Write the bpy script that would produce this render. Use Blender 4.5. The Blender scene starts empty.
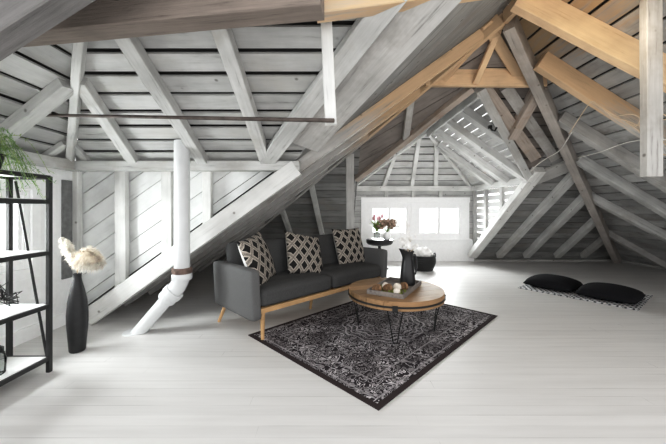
import bpy, bmesh, math, random
from mathutils import Vector, Matrix, noise as mnoise
random.seed(7)
V = Vector
S = bpy.context.scene
COL = S.collection
PI = math.pi

# ------------------------------------------------------------------ camera
F, CX, CY, EYE = 300.0, 333.0, 210.0, 1.3
cam_d = bpy.data.cameras.new('camera'); cam = bpy.data.objects.new('camera', cam_d); COL.objects.link(cam)
cam.location = (0, 0, EYE); cam.rotation_euler = (PI/2, 0, 0)
cam_d.sensor_fit = 'HORIZONTAL'; cam_d.sensor_width = 36.0; cam_d.lens = 36.0*F/666.0
cam_d.shift_x = 0.0; cam_d.shift_y = -(222-CY)/666.0
cam_d.clip_start = 0.02
S.camera = cam
EYEP = V((0, 0, EYE))
def ray(px, py): return V(((px-CX)/F, 1.0, (CY-py)/F))
def at(px, py, Y): return EYEP + ray(px, py)*Y

# ------------------------------------------------------------------ materials
MATS = {}
def new_mat(name):
    m = bpy.data.materials.new(name); m.use_nodes = True
    nt = m.node_tree; nt.nodes.clear()
    out = nt.nodes.new('ShaderNodeOutputMaterial'); b = nt.nodes.new('ShaderNodeBsdfPrincipled')
    nt.links.new(b.outputs[0], out.inputs[0])
    MATS[name] = m
    return m, nt, b
def N(nt, typ, **kw):
    n = nt.nodes.new(typ)
    for k, v in kw.items():
        if k in n.inputs: n.inputs[k].default_value = v
        else: setattr(n, k, v)
    return n
def ramp(nt, src, stops):
    r = nt.nodes.new('ShaderNodeValToRGB')
    while len(r.color_ramp.elements) < len(stops): r.color_ramp.elements.new(0.5)
    for e, (p, c) in zip(r.color_ramp.elements, stops):
        e.position = p; e.color = (*c, 1) if len(c) == 3 else c
    nt.links.new(src, r.inputs[0]); return r
def mix(nt, fac, a, b, mode='MIX'):
    m = nt.nodes.new('ShaderNodeMix'); m.data_type = 'RGBA'; m.blend_type = mode
    for i, x in ((0, fac), (6, a), (7, b)):
        if hasattr(x, 'links'): nt.links.new(x, m.inputs[i])
        elif i == 0: m.inputs[0].default_value = x
        else: m.inputs[i].default_value = (*x, 1)
    return m.outputs[2]
def math_n(nt, op, a, b=0.0, c=None):
    m = nt.nodes.new('ShaderNodeMath'); m.operation = op
    for i, x in enumerate((a, b, c)):
        if x is None: continue
        if hasattr(x, 'links'): nt.links.new(x, m.inputs[i])
        else: m.inputs[i].default_value = x
    return m.outputs[0]
def plain(name, col, rough=0.6, metal=0.0, var=0.0, scale=20.0, bump=0.0, spec=0.5):
    m, nt, b = new_mat(name)
    b.inputs['Roughness'].default_value = rough; b.inputs['Metallic'].default_value = metal
    b.inputs['Specular IOR Level'].default_value = spec
    tc = N(nt, 'ShaderNodeTexCoord'); nz = N(nt, 'ShaderNodeTexNoise', Scale=scale, Detail=5.0)
    nt.links.new(tc.outputs['Object'], nz.inputs['Vector'])
    r = ramp(nt, nz.outputs[0], [(0.3, tuple(c*(1-var) for c in col)), (0.7, tuple(min(1, c*(1+var)) for c in col))])
    nt.links.new(r.outputs[0], b.inputs['Base Color'])
    if bump:
        bp = N(nt, 'ShaderNodeBump', Strength=bump, Distance=0.01)
        nt.links.new(nz.outputs[0], bp.inputs['Height']); nt.links.new(bp.outputs[0], b.inputs['Normal'])
    return m
def wood(name, light, dark, grain=14.0, streak=0.5, island=0.0, rough=0.75, knots=True, fade=None, bump=0.25, stain=None):
    """grain runs along the object's own X axis"""
    m, nt, b = new_mat(name)
    b.inputs['Roughness'].default_value = rough
    b.inputs['Specular IOR Level'].default_value = 0.25
    tc = N(nt, 'ShaderNodeTexCoord'); oi = N(nt, 'ShaderNodeObjectInfo'); geo = N(nt, 'ShaderNodeNewGeometry')
    off = N(nt, 'ShaderNodeCombineXYZ')
    seed = math_n(nt, 'ADD', math_n(nt, 'MULTIPLY', oi.outputs['Random'], 37.0), math_n(nt, 'MULTIPLY', geo.outputs['Random Per Island'], 61.0))
    for i in range(3): nt.links.new(seed, off.inputs[i])
    add = N(nt, 'ShaderNodeVectorMath', operation='ADD')
    nt.links.new(tc.outputs['Object'], add.inputs[0]); nt.links.new(off.outputs[0], add.inputs[1])
    mp = N(nt, 'ShaderNodeMapping'); mp.inputs['Scale'].default_value = (1.1, grain, grain)
    nt.links.new(add.outputs[0], mp.inputs[0])
    nz = N(nt, 'ShaderNodeTexNoise', Scale=2.2, Detail=7.0, Roughness=0.65); nt.links.new(mp.outputs[0], nz.inputs['Vector'])
    mid = tuple((a*2+c)/3 for a, c in zip(light, dark))
    r = ramp(nt, nz.outputs[0], [(0.28, dark), (0.28+0.26*streak, mid), (0.75, light)])
    col = r.outputs[0]
    big = N(nt, 'ShaderNodeTexNoise', Scale=2.6, Detail=4.0); nt.links.new(add.outputs[0], big.inputs['Vector'])
    rb = ramp(nt, big.outputs[0], [(0.3, (0.68, 0.68, 0.68)), (0.66, (1, 1, 1))])
    col = mix(nt, 0.8, col, rb.outputs[0], 'MULTIPLY')
    if island:
        ri = ramp(nt, geo.outputs['Random Per Island'], [(0, (1-island,)*3), (1, (1, 1, 1))])
        col = mix(nt, 1.0, col, ri.outputs[0], 'MULTIPLY')
    if stain:
        st = N(nt, 'ShaderNodeTexNoise', Scale=1.1, Detail=5.0, Roughness=0.7); nt.links.new(add.outputs[0], st.inputs['Vector'])
        rs = ramp(nt, st.outputs[0], [(0.52, (0, 0, 0)), (0.72, (1, 1, 1))])
        col = mix(nt, rs.outputs[0], col, stain)
    if fade:
        z0, z1, c2 = fade
        sx = N(nt, 'ShaderNodeSeparateXYZ'); nt.links.new(geo.outputs['Position'], sx.inputs[0])
        mr = N(nt, 'ShaderNodeMapRange'); mr.inputs['From Min'].default_value = z0; mr.inputs['From Max'].default_value = z1
        zz = math_n(nt, 'ADD', sx.outputs[2], math_n(nt, 'MULTIPLY', math_n(nt, 'SUBTRACT', nz.outputs[0], 0.5), 0.9))
        nt.links.new(zz, mr.inputs[0])
        warm = mix(nt, 1.0, c2, r.outputs[0], 'MULTIPLY')
        warm = mix(nt, 0.35, warm, c2)
        col = mix(nt, mr.outputs[0], col, warm)
    if knots:
        kv = N(nt, 'ShaderNodeTexVoronoi', Scale=4.2); nt.links.new(add.outputs[0], kv.inputs['Vector'])
        rk = ramp(nt, kv.outputs['Distance'], [(0.03, (0.30, 0.28, 0.26)), (0.085, (1, 1, 1))])
        col = mix(nt, 0.8, col, rk.outputs[0], 'MULTIPLY')
    nt.links.new(col, b.inputs['Base Color'])
    bp = N(nt, 'ShaderNodeBump', Strength=bump, Distance=0.012)
    nt.links.new(nz.outputs[0], bp.inputs['Height']); nt.links.new(bp.outputs[0], b.inputs['Normal'])
    return m
ORANGE = (0.88, 0.65, 0.43)
wood('white_timber', (0.70, 0.70, 0.685), (0.34, 0.34, 0.33), stain=(0.42, 0.40, 0.37))
wood('bright_timber', (0.82, 0.82, 0.80), (0.50, 0.50, 0.485), stain=(0.6, 0.59, 0.57))
wood('grey_timber', (0.62, 0.61, 0.59), (0.27, 0.26, 0.25), stain=(0.30, 0.28, 0.26))
wood('fade_timber', (0.66, 0.65, 0.63), (0.30, 0.29, 0.28), fade=(2.15, 2.6, ORANGE), stain=(0.33, 0.30, 0.27))
wood('hip_timber', (0.60, 0.56, 0.52), (0.28, 0.25, 0.23), stain=(0.36, 0.31, 0.27))
wood('bare_timber', (0.92, 0.69, 0.46), (0.60, 0.42, 0.26))
wood('blush_timber', (0.60, 0.53, 0.47), (0.30, 0.24, 0.20), stain=(0.36, 0.25, 0.17))
wood('brown_timber', (0.33, 0.28, 0.245), (0.09, 0.07, 0.06), grain=22, bump=0.6)
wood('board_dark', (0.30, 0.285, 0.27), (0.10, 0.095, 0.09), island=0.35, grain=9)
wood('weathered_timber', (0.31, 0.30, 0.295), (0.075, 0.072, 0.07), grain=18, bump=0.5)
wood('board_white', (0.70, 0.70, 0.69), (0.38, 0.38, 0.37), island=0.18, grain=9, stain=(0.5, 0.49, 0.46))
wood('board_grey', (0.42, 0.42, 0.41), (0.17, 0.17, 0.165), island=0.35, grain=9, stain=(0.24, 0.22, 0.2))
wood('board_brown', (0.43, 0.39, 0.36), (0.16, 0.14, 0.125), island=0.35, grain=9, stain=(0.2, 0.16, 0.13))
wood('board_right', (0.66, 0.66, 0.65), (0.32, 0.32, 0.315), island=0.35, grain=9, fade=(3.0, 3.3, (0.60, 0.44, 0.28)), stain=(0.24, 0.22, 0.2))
wood('wall_paint', (0.84, 0.85, 0.84), (0.66, 0.67, 0.66), island=0.06, grain=9, knots=False, stain=(0.7, 0.7, 0.69))
wood('oak', (0.62, 0.41, 0.22), (0.46, 0.28, 0.13), grain=18, rough=0.5, knots=False, bump=0.05)
wood('table_wood', (0.58, 0.37, 0.20), (0.20, 0.10, 0.04), grain=12, rough=0.5, island=0.5, bump=0.15)
wood('tray_wood', (0.30, 0.27, 0.25), (0.12, 0.10, 0.09), grain=20)
plain('grey_panel', (0.20, 0.20, 0.20), 0.7, var=0.2)
plain('felt_dark', (0.045, 0.043, 0.04), 0.9)
plain('white_paint', (0.92, 0.92, 0.92), 0.45, var=0.03)
plain('shelf_top', (0.8, 0.8, 0.79), 0.4, var=0.05)
plain('pipe_paint', (0.66, 0.67, 0.675), 0.35, var=0.06, scale=6)
plain('rust_ring', (0.16, 0.11, 0.09), 0.7, var=0.4)
plain('black_metal', (0.03, 0.03, 0.03), 0.45, metal=0.6)
plain('grey_metal', (0.035, 0.035, 0.035), 0.5, metal=0.4)
plain('rod_metal', (0.11, 0.09, 0.08), 0.6, metal=0.5, var=0.5, scale=9)
plain('black_ceramic', (0.018, 0.018, 0.02), 0.35)
plain('vase_black', (0.018, 0.018, 0.019), 0.5, var=0.2)
plain('sofa_fabric', (0.078, 0.078, 0.078), 0.95, var=0.18, scale=140, bump=0.3, spec=0.2)
plain('sofa_arm_fabric', (0.135, 0.135, 0.135), 0.9, var=0.12, scale=140, bump=0.3, spec=0.2)
plain('black_cloth', (0.010, 0.010, 0.012), 0.9, var=0.2, scale=60, spec=0.2)
plain('white_cloth', (0.82, 0.81, 0.79), 0.95, var=0.06, scale=40, bump=0.4)
plain('pampas', (0.95, 0.87, 0.79), 0.95, var=0.18, scale=30)
plain('pampas_dark', (0.90, 0.79, 0.69), 0.95, var=0.2, scale=30)
plain('stem', (0.25, 0.28, 0.12), 0.8)
plain('dry_stem', (0.55, 0.42, 0.28), 0.8)
plain('leaf', (0.16, 0.30, 0.08), 0.6, var=0.45, scale=8)
plain('leaf_light', (0.30, 0.42, 0.12), 0.6, var=0.3, scale=10)
plain('petal_pink', (0.80, 0.45, 0.50), 0.7, var=0.2)
plain('petal_brown', (0.36, 0.26, 0.20), 0.9, var=0.35, scale=60)
plain('petal_white', (0.88, 0.87, 0.85), 0.9)
plain('pinecone', (0.30, 0.18, 0.10), 0.9, var=0.5, scale=60)
plain('stone_white', (0.75, 0.68, 0.60), 0.8, var=0.2)
plain('moss', (0.20, 0.22, 0.06), 0.95, var=0.4, scale=60)
plain('cable_tan', (0.62, 0.50, 0.36), 0.6)
plain('wicker_black', (0.012, 0.012, 0.012), 0.7, bump=0.6, scale=70)
plain('light_wire', (0.72, 0.70, 0.66), 0.6)

def glass_mat(name, tint=(0.95, 0.97, 0.97)):
    m = bpy.data.materials.new(name); m.use_nodes = True; nt = m.node_tree; nt.nodes.clear()
    out = nt.nodes.new('ShaderNodeOutputMaterial'); t = nt.nodes.new('ShaderNodeBsdfTransparent'); g = nt.nodes.new('ShaderNodeBsdfGlossy')
    g.inputs['Roughness'].default_value = 0.03; t.inputs[0].default_value = (*tint, 1)
    fr = N(nt, 'ShaderNodeFresnel'); fr.inputs['IOR'].default_value = 1.25
    mx = nt.nodes.new('ShaderNodeMixShader')
    nt.links.new(fr.outputs[0], mx.inputs[0]); nt.links.new(t.outputs[0], mx.inputs[1]); nt.links.new(g.outputs[0], mx.inputs[2])
    nt.links.new(mx.outputs[0], out.inputs[0]); MATS[name] = m
glass_mat('glass'); glass_mat('jar_glass', (0.75, 0.77, 0.76))

def floor_mat():
    m, nt, b = new_mat('floor_paint')
    tc = N(nt, 'ShaderNodeTexCoord'); sx = N(nt, 'ShaderNodeSeparateXYZ'); nt.links.new(tc.outputs['Object'], sx.inputs[0])
    row = math_n(nt, 'DIVIDE', sx.outputs[1], 0.095)
    fr = math_n(nt, 'FRACT', row); fl = math_n(nt, 'FLOOR', row)
    wn = N(nt, 'ShaderNodeTexWhiteNoise', noise_dimensions='1D'); nt.links.new(fl, wn.inputs['W'])
    # butt joints
    xo = math_n(nt, 'FRACT', math_n(nt, 'ADD', math_n(nt, 'DIVIDE', sx.outputs[0], 2.7), math_n(nt, 'MULTIPLY', wn.outputs[0], 7.0)))
    seam = math_n(nt, 'LESS_THAN', fr, 0.03); but = math_n(nt, 'LESS_THAN', xo, 0.0008)
    line = math_n(nt, 'MAXIMUM', seam, but)
    mp = N(nt, 'ShaderNodeMapping'); mp.inputs['Scale'].default_value = (0.7, 9, 1); nt.links.new(tc.outputs['Object'], mp.inputs[0])
    nz = N(nt, 'ShaderNodeTexNoise', Scale=1.6, Detail=6.0, Roughness=0.6); nt.links.new(mp.outputs[0], nz.inputs['Vector'])
    r = ramp(nt, nz.outputs[0], [(0.25, (0.60, 0.588, 0.575)), (0.65, (0.68, 0.668, 0.655))])
    tone = ramp(nt, wn.outputs[0], [(0, (0.94, 0.94, 0.94)), (1, (1, 1, 1))])
    col = mix(nt, 1.0, r.outputs[0], tone.outputs[0], 'MULTIPLY')
    nv = N(nt, 'ShaderNodeTexVoronoi', Scale=1.7); nt.links.new(tc.outputs['Object'], nv.inputs['Vector'])
    rk = ramp(nt, nv.outputs['Distance'], [(0.012, (0.45, 0.44, 0.42)), (0.03, (1, 1, 1))])
    col = mix(nt, 0.7, col, rk.outputs[0], 'MULTIPLY')
    mc = N(nt, 'ShaderNodeMapping'); mc.inputs['Scale'].default_value = (0.9, 6, 1); nt.links.new(tc.outputs['Object'], mc.inputs[0])
    cr = N(nt, 'ShaderNodeTexNoise', Scale=1.0, Detail=3.0); nt.links.new(mc.outputs[0], cr.inputs['Vector'])
    crk = ramp(nt, cr.outputs[0], [(0.46, (0.12, 0.12, 0.12)), (0.68, (1, 1, 1))])
    col = mix(nt, math_n(nt, 'MULTIPLY', line, crk.outputs[0]), col, (0.20, 0.195, 0.19))
    nt.links.new(col, b.inputs['Base Color'])
    b.inputs['Roughness'].default_value = 0.42
    bp = N(nt, 'ShaderNodeBump', Strength=0.25, Distance=0.004)
    nt.links.new(math_n(nt, 'SUBTRACT', nz.outputs[0], line), bp.inputs['Height']); nt.links.new(bp.outputs[0], b.inputs['Normal'])
floor_mat()

def lattice_mat():
    m, nt, b = new_mat('lattice_fabric'); b.inputs['Roughness'].default_value = 0.95
    tc = N(nt, 'ShaderNodeTexCoord'); sx = N(nt, 'ShaderNodeSeparateXYZ'); nt.links.new(tc.outputs['Object'], sx.inputs[0])
    c = 0.148
    u = math_n(nt, 'DIVIDE', math_n(nt, 'ADD', sx.outputs[0], math_n(nt, 'MULTIPLY', sx.outputs[2], 0.82)), c)
    v = math_n(nt, 'DIVIDE', math_n(nt, 'SUBTRACT', sx.outputs[0], math_n(nt, 'MULTIPLY', sx.outputs[2], 0.82)), c)
    d = [math_n(nt, 'ABSOLUTE', math_n(nt, 'SUBTRACT', math_n(nt, 'FRACT', t), 0.5)) for t in (u, v)]
    dm = math_n(nt, 'MAXIMUM', d[0], d[1])
    nz = N(nt, 'ShaderNodeTexNoise', Scale=170.0, Detail=2.0); nt.links.new(tc.outputs['Object'], nz.inputs['Vector'])
    dm = math_n(nt, 'ADD', dm, math_n(nt, 'MULTIPLY', math_n(nt, 'SUBTRACT', nz.outputs[0], 0.5), 0.05))
    r = ramp(nt, dm, [(0.0, (0.012, 0.011, 0.011)), (0.32, (0.52, 0.47, 0.41)), (0.40, (0.08, 0.075, 0.07)), (0.43, (0.46, 0.41, 0.36)), (0.475, (0.05, 0.045, 0.04))])
    r.color_ramp.interpolation = 'CONSTANT'
    back = math_n(nt, 'GREATER_THAN', sx.outputs[1], 0.012)      # reverse side is plain off-white
    col = mix(nt, back, r.outputs[0], (0.78, 0.77, 0.75))
    nt.links.new(col, b.inputs['Base Color'])
lattice_mat()

def rug_mat(hx, hy):
    m, nt, b = new_mat('rug_pattern'); b.inputs['Roughness'].default_value = 1.0; b.inputs['Specular IOR Level'].default_value = 0.1
    tc = N(nt, 'ShaderNodeTexCoord'); sx = N(nt, 'ShaderNodeSeparateXYZ'); nt.links.new(tc.outputs['Object'], sx.inputs[0])
    ax = math_n(nt, 'ABSOLUTE', sx.outputs[0]); ay = math_n(nt, 'ABSOLUTE', sx.outputs[1])
    cm = N(nt, 'ShaderNodeCombineXYZ'); nt.links.new(ax, cm.inputs[0]); nt.links.new(ay, cm.inputs[1])
    # scrolling arabesques: distorted bands mirrored about both axes
    w1 = N(nt, 'ShaderNodeTexNoise', Scale=7.0, Detail=1.0, Distortion=2.2); nt.links.new(cm.outputs[0], w1.inputs['Vector'])
    s1 = math_n(nt, 'ABSOLUTE', math_n(nt, 'SUBTRACT', math_n(nt, 'FRACT', math_n(nt, 'MULTIPLY', w1.outputs[0], 8.0)), 0.5))
    vo = N(nt, 'ShaderNodeTexVoronoi', Scale=15.0, feature='DISTANCE_TO_EDGE'); nt.links.new(cm.outputs[0], vo.inputs['Vector'])
    leaf = math_n(nt, 'GREATER_THAN', vo.outputs['Distance'], 0.24)
    fine = N(nt, 'ShaderNodeTexNoise', Scale=28.0, Detail=3.0); nt.links.new(cm.outputs[0], fine.inputs['Vector'])
    scroll = math_n(nt, 'LESS_THAN', s1, 0.14)
    pat = math_n(nt, 'MAXIMUM', scroll, math_n(nt, 'MULTIPLY', leaf, 0.5))
    # edge distance
    ex = math_n(nt, 'SUBTRACT', hx, ax); ey = math_n(nt, 'SUBTRACT', hy, ay); e = math_n(nt, 'MINIMUM', ex, ey)
    # medallion
    dist = math_n(nt, 'SQRT', math_n(nt, 'ADD', math_n(nt, 'POWER', sx.outputs[0], 2.0), math_n(nt, 'POWER', math_n(nt, 'MULTIPLY', sx.outputs[1], 1.15), 2.0)))
    ang = math_n(nt, 'ARCTAN2', sx.outputs[1], sx.outputs[0])
    lob = math_n(nt, 'ADD', dist, math_n(nt, 'MULTIPLY', math_n(nt, 'COSINE', math_n(nt, 'MULTIPLY', ang, 12.0)), 0.02))
    med = math_n(nt, 'LESS_THAN', lob, 0.50)
    rings = math_n(nt, 'LESS_THAN', math_n(nt, 'FRACT', math_n(nt, 'MULTIPLY', lob, 15.0)), 0.28)
    pat2 = math_n(nt, 'MAXIMUM', pat, math_n(nt, 'MULTIPLY', rings, med))
    wear = N(nt, 'ShaderNodeTexNoise', Scale=3.5, Detail=5.0); nt.links.new(tc.outputs['Object'], wear.inputs['Vector'])
    wr = ramp(nt, wear.outputs[0], [(0.36, (0.16, 0.16, 0.16)), (0.68, (0.85, 0.85, 0.85))])
    light = mix(nt, fine.outputs[0], (0.50, 0.46, 0.48), (1.0, 0.97, 0.98))
    lightw = mix(nt, wr.outputs[0], (0.10, 0.085, 0.09), light)
    dark = mix(nt, fine.outputs[0], (0.014, 0.011, 0.013), (0.045, 0.038, 0.042))
    field = mix(nt, pat2, dark, lightw)
    # border: outer plain dark band, thin pale line, patterned band
    outer = math_n(nt, 'LESS_THAN', e, 0.042)
    l1 = math_n(nt, 'LESS_THAN', math_n(nt, 'ABSOLUTE', math_n(nt, 'SUBTRACT', e, 0.075)), 0.007)
    l2 = math_n(nt, 'LESS_THAN', math_n(nt, 'ABSOLUTE', math_n(nt, 'SUBTRACT', e, 0.24)), 0.007)
    field = mix(nt, math_n(nt, 'MULTIPLY', math_n(nt, 'MAXIMUM', l1, l2), 0.6), field, (0.36, 0.34, 0.35))
    col = mix(nt, outer, field, (0.040, 0.031, 0.031))
    nt.links.new(col, b.inputs['Base Color'])
    bp = N(nt, 'ShaderNodeBump', Strength=0.4, Distance=0.004); nt.links.new(fine.outputs[0], bp.inputs['Height']); nt.links.new(bp.outputs[0], b.inputs['Normal'])

def mat_mat():
    m, nt, b = new_mat('maze_weave'); b.inputs['Roughness'].default_value = 1.0
    tc = N(nt, 'ShaderNodeTexCoord'); sx = N(nt, 'ShaderNodeSeparateXYZ'); nt.links.new(tc.outputs['Object'], sx.inputs[0])
    br = N(nt, 'ShaderNodeTexBrick', Scale=7.0); nt.links.new(tc.outputs['Object'], br.inputs['Vector'])
    br.inputs['Color1'].default_value = (0.92, 0.92, 0.92, 1); br.inputs['Color2'].default_value = (0.85, 0.85, 0.86, 1)
    br.inputs['Mortar'].default_value = (0.05, 0.052, 0.06, 1); br.inputs['Mortar Size'].default_value = 0.085
    br.inputs['Brick Width'].default_value = 0.55; br.inputs['Row Height'].default_value = 0.4
    dg = math_n(nt, 'FRACT', math_n(nt, 'MULTIPLY', math_n(nt, 'ADD', sx.outputs[0], sx.outputs[1]), 7.0))
    col = mix(nt, math_n(nt, 'MULTIPLY', math_n(nt, 'LESS_THAN', dg, 0.15), 0.7), br.outputs[0], (0.07, 0.072, 0.08))
    nt.links.new(col, b.inputs['Base Color'])
mat_mat()

# ------------------------------------------------------------------ mesh helpers
def tagp(o, label=None, cat=None, group=None, kind=None):
    if label: o['label'] = label
    if cat: o['category'] = cat
    if group: o['group'] = group
    if kind: o['kind'] = kind
    return o
def obj(name, bm, mat, parent=None, matrix=None, smooth=False, sharp=None):
    me = bpy.data.meshes.new(name)
    bmesh.ops.recalc_face_normals(bm, faces=bm.faces[:])
    bm.to_mesh(me); bm.free()
    for mm in (mat if isinstance(mat, (list, tuple)) else [mat]): me.materials.append(MATS[mm])
    if smooth:
        for p in me.polygons: p.use_smooth = True
        if sharp: me.set_sharp_from_angle(angle=math.radians(sharp))
    o = bpy.data.objects.new(name, me); COL.objects.link(o)
    if parent: o.parent = parent
    if matrix is not None: o.matrix_basis = matrix
    return o
def thing(name, label, cat, loc=(0, 0, 0), rz=0.0, group=None):
    o = bpy.data.objects.new(name, None); COL.objects.link(o)
    o.location = loc; o.rotation_euler = (0, 0, rz); o.empty_display_size = 0.1
    return tagp(o, label, cat, group)
def box(bm, c, s, M=None, bev=0.0, mi=0):
    T = Matrix.Translation(V(c)) @ Matrix.Diagonal((s[0], s[1], s[2], 1))
    if M is not None: T = M @ T
    r = bmesh.ops.create_cube(bm, size=1.0, matrix=T)
    fs = set(f for v in r['verts'] for f in v.link_faces)
    for f in fs: f.material_index = mi
    if bev:
        es = list(set(e for v in r['verts'] for e in v.link_edges))
        bmesh.ops.bevel(bm, geom=es, offset=bev, segments=2, affect='EDGES', profile=0.6)
    return r
def tube(bm, pts, r, seg=8, cap=True):
    pts = [V(p) for p in pts]; n = len(pts)
    rr = r if isinstance(r, (list, tuple)) else [r]*n
    rings = []; prev = None
    for i, p in enumerate(pts):
        t = (pts[min(i+1, n-1)] - pts[max(i-1, 0)]).normalized()
        if prev is None:
            a = V((0, 0, 1)) if abs(t.z) < 0.9 else V((1, 0, 0)); x = t.cross(a).normalized()
        else: x = (prev - t*prev.dot(t)).normalized()
        prev = x; y = t.cross(x)
        rings.append([bm.verts.new(p + (x*math.cos(2*PI*k/seg) + y*math.sin(2*PI*k/seg))*rr[i]) for k in range(seg)])
    for a, b in zip(rings, rings[1:]):
        for k in range(seg): bm.faces.new((a[k], a[(k+1) % seg], b[(k+1) % seg], b[k]))
    if cap: bm.faces.new(rings[0][::-1]); bm.faces.new(rings[-1])
def lathe(bm, prof, seg=32, c=(0, 0, 0), cap=True):
    c = V(c); rings = []
    for r, z in prof:
        rings.append([bm.verts.new(c + V((max(r, 1e-4)*math.cos(2*PI*k/seg), max(r, 1e-4)*math.sin(2*PI*k/seg), z))) for k in range(seg)])
    for a, b in zip(rings, rings[1:]):
        for k in range(seg): bm.faces.new((a[k], a[(k+1) % seg], b[(k+1) % seg], b[k]))
    if cap: bm.faces.new(rings[0][::-1]); bm.faces.new(rings[-1])
def rbox(bm, c, s, r, cuts=10, fn=None, M=None):
    """rounded box; fn(p in -1..1 coords) -> offset vector"""
    old = set(bm.verts)
    res = bmesh.ops.create_cube(bm, size=1.0)
    vs = res['verts']; es = list(set(e for v in vs for e in v.link_edges))
    g = bmesh.ops.subdivide_edges(bm, edges=es, cuts=cuts, use_grid_fill=True)
    allv = [q for q in bm.verts if q not in old]
    h = V(s)*0.5
    for v in allv:
        n = V(v.co)*2
        p = V((n.x*h.x, n.y*h.y, n.z*h.z))
        q = V([max(-(h[i]-r), min(h[i]-r, p[i])) for i in range(3)])
        d = p-q
        if d.length > 1e-9: p = q + d.normalized()*r
        if fn: p = p + V(fn(n))
        p = p + V(c)
        v.co = M @ p if M is not None else p
def frame_matrix(o, x, z):
    x = V(x).normalized(); z = V(z); z = (z - x*z.dot(x)).normalized(); y = z.cross(x)
    M = Matrix((x, y, z)).transposed().to_4x4(); M.translation = V(o); return M
def timber(name, label, cat, p0, p1, w, d, n, mat, group=None, parent=None, kind=None, jit=0.004):
    """timber whose inner (lower) face is centred on p0-p1; n points to the inside of the room"""
    p0, p1 = V(p0), V(p1); L = (p1-p0).length
    M = frame_matrix(p0, p1-p0, -V(n))
    bm = bmesh.new(); seg = max(2, int(L/0.35)); rings = []
    ph = random.random()*50
    for i in range(seg+1):
        x = L*i/seg
        a = mnoise.noise(V((x*0.9+ph, 0, 0)))*jit*2; b = mnoise.noise(V((x*0.9+ph, 9, 0)))*jit
        ch = 0.006
        prof = [(-w/2, ch), (-w/2+ch, 0), (w/2-ch, 0), (w/2, ch), (w/2, d-ch), (w/2-ch, d), (-w/2+ch, d), (-w/2, d-ch)]
        rings.append([bm.verts.new((x, y+a, z+b)) for y, z in prof])
    for A, B in zip(rings, rings[1:]):
        for k in range(8): bm.faces.new((A[k], A[(k+1) % 8], B[(k+1) % 8], B[k]))
    bm.faces.new(rings[0][::-1]); bm.faces.new(rings[-1])
    o = obj(name, bm, mat, parent, M)
    return tagp(o, label, cat, group, kind)

class Plane:
    def __init__(s, p, n): s.p = V(p); s.n = V(n).normalized()
    def hit(s, px, py, off=0.0):
        d = ray(px, py); t = ((s.p + s.n*off - EYEP).dot(s.n))/d.dot(s.n); return EYEP + d*t
    def z(s, x, y): return s.p.z - (s.n.x*(x-s.p.x) + s.n.y*(y-s.p.y))/s.n.z
def on_plane(label, pl, a, b, w, d, mat, name='rafter', cat='rafter', group=None):
    """roof timber fixed under plane pl, its lower face running between the two sight lines"""
    return timber(name, label, cat, pl.hit(*a, d), pl.hit(*b, d), w, d, pl.n, mat, group)
def clip_poly(poly, lo, hi):
    def cut(P, f):
        R = []
        for i in range(len(P)):
            a, b = P[i], P[(i+1) % len(P)]; fa, fb = f(a), f(b)
            if fa >= 0: R.append(a)
            if (fa >= 0) != (fb >= 0):
                t = fa/(fa-fb); R.append((a[0]+(b[0]-a[0])*t, a[1]+(b[1]-a[1])*t))
        return R
    P = cut(poly, lambda p: p[1]-lo)
    return cut(P, lambda p: hi-p[1]) if len(P) > 2 else []
def sheathing(name, pl, polys, direc, w, gap, mat, backing=True, thick=0.022, kind='structure', lap=0.0, backmat='felt_dark'):
    """boards laid along direc on the outside of pl, gaps between them, one object"""
    pts = [V(p) for poly in polys for p in poly]
    direc = V(direc); direc = direc - pl.n*direc.dot(pl.n)
    M = frame_matrix(pts[0], direc, -pl.n); Mi = M.inverted()
    bm = bmesh.new()
    for poly in polys:
        P = [tuple((Mi @ V(p))[:2]) for p in poly]
        ys = [p[1] for p in P]; y = math.floor(min(ys)/w)*w
        rnd = random.Random(int(abs(y)*100)+len(P))
        while y < max(ys):
            g = gap*rnd.uniform(0.55, 1.3)
            q = clip_poly(P, y+g/2, y+w-g/2)
            if len(q) > 2:
                z0 = rnd.uniform(-0.003, 0.003)
                ymid = y+w/2
                bot = [bm.verts.new((a, b, z0 + lap*(b-ymid)/w)) for a, b in q]
                top = [bm.verts.new((a, b, z0+thick + lap*(b-ymid)/w)) for a, b in q]
                try:
                    bm.faces.new(bot[::-1]); bm.faces.new(top)
                    for k in range(len(q)): bm.faces.new((bot[k], bot[(k+1) % len(q)], top[(k+1) % len(q)], top[k]))
                except ValueError: pass
            y += w
        if backing:
            f = bm.faces.new([bm.verts.new((a, b, thick+0.035)) for a, b in P]); f.material_index = 1
    o = obj(name, bm, [mat, backmat], None, M)
    tagp(o, kind=kind); return o
def struct(o): o['kind'] = 'structure'; return o

# ------------------------------------------------------------------ roof geometry
EL, ER, EB = -3.05, 7.35, 7.7
AP = V((1.97, 3.4, 3.61))
CLc, CRc = V((EL, EB, 0)), V((ER, EB, 0))
def pl3(a, b, c):
    n = (V(b)-V(a)).cross(V(c)-V(a)).normalized()
    if n.z > 0: n = -n
    return Plane(a, n)
PL_ = pl3(CLc, AP, (EL, 0, 0)); PR_ = pl3(CRc, AP, (ER, 0, 0)); PB_ = pl3(CLc, CRc, AP)
DZ, DY = 1.86, 3.55                                  # left dormer plate
PD_ = pl3((EL, DY, DZ), (0, DY, DZ), (0, DY-1, DZ+0.5))
HT = V((-0.73, 0.9, DZ+0.5*(DY-0.9)))
PE_ = pl3((EL, DY, DZ), (EL, 0, DZ), HT)
FX0, FX1, FXc, FZ, FRZ = 0.45, 3.55, 2.0, 1.89, 3.0   # front dormer
FY0 = 7.65; FH = V((FXc, 6.35, FRZ))
yb = lambda z: EB - z/(AP.z/(EB-AP.y))
VL, VR, VT = V((FX0, yb(FZ), FZ)), V((FX1, yb(FZ), FZ)), V((FXc, yb(FRZ), FRZ))
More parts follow.
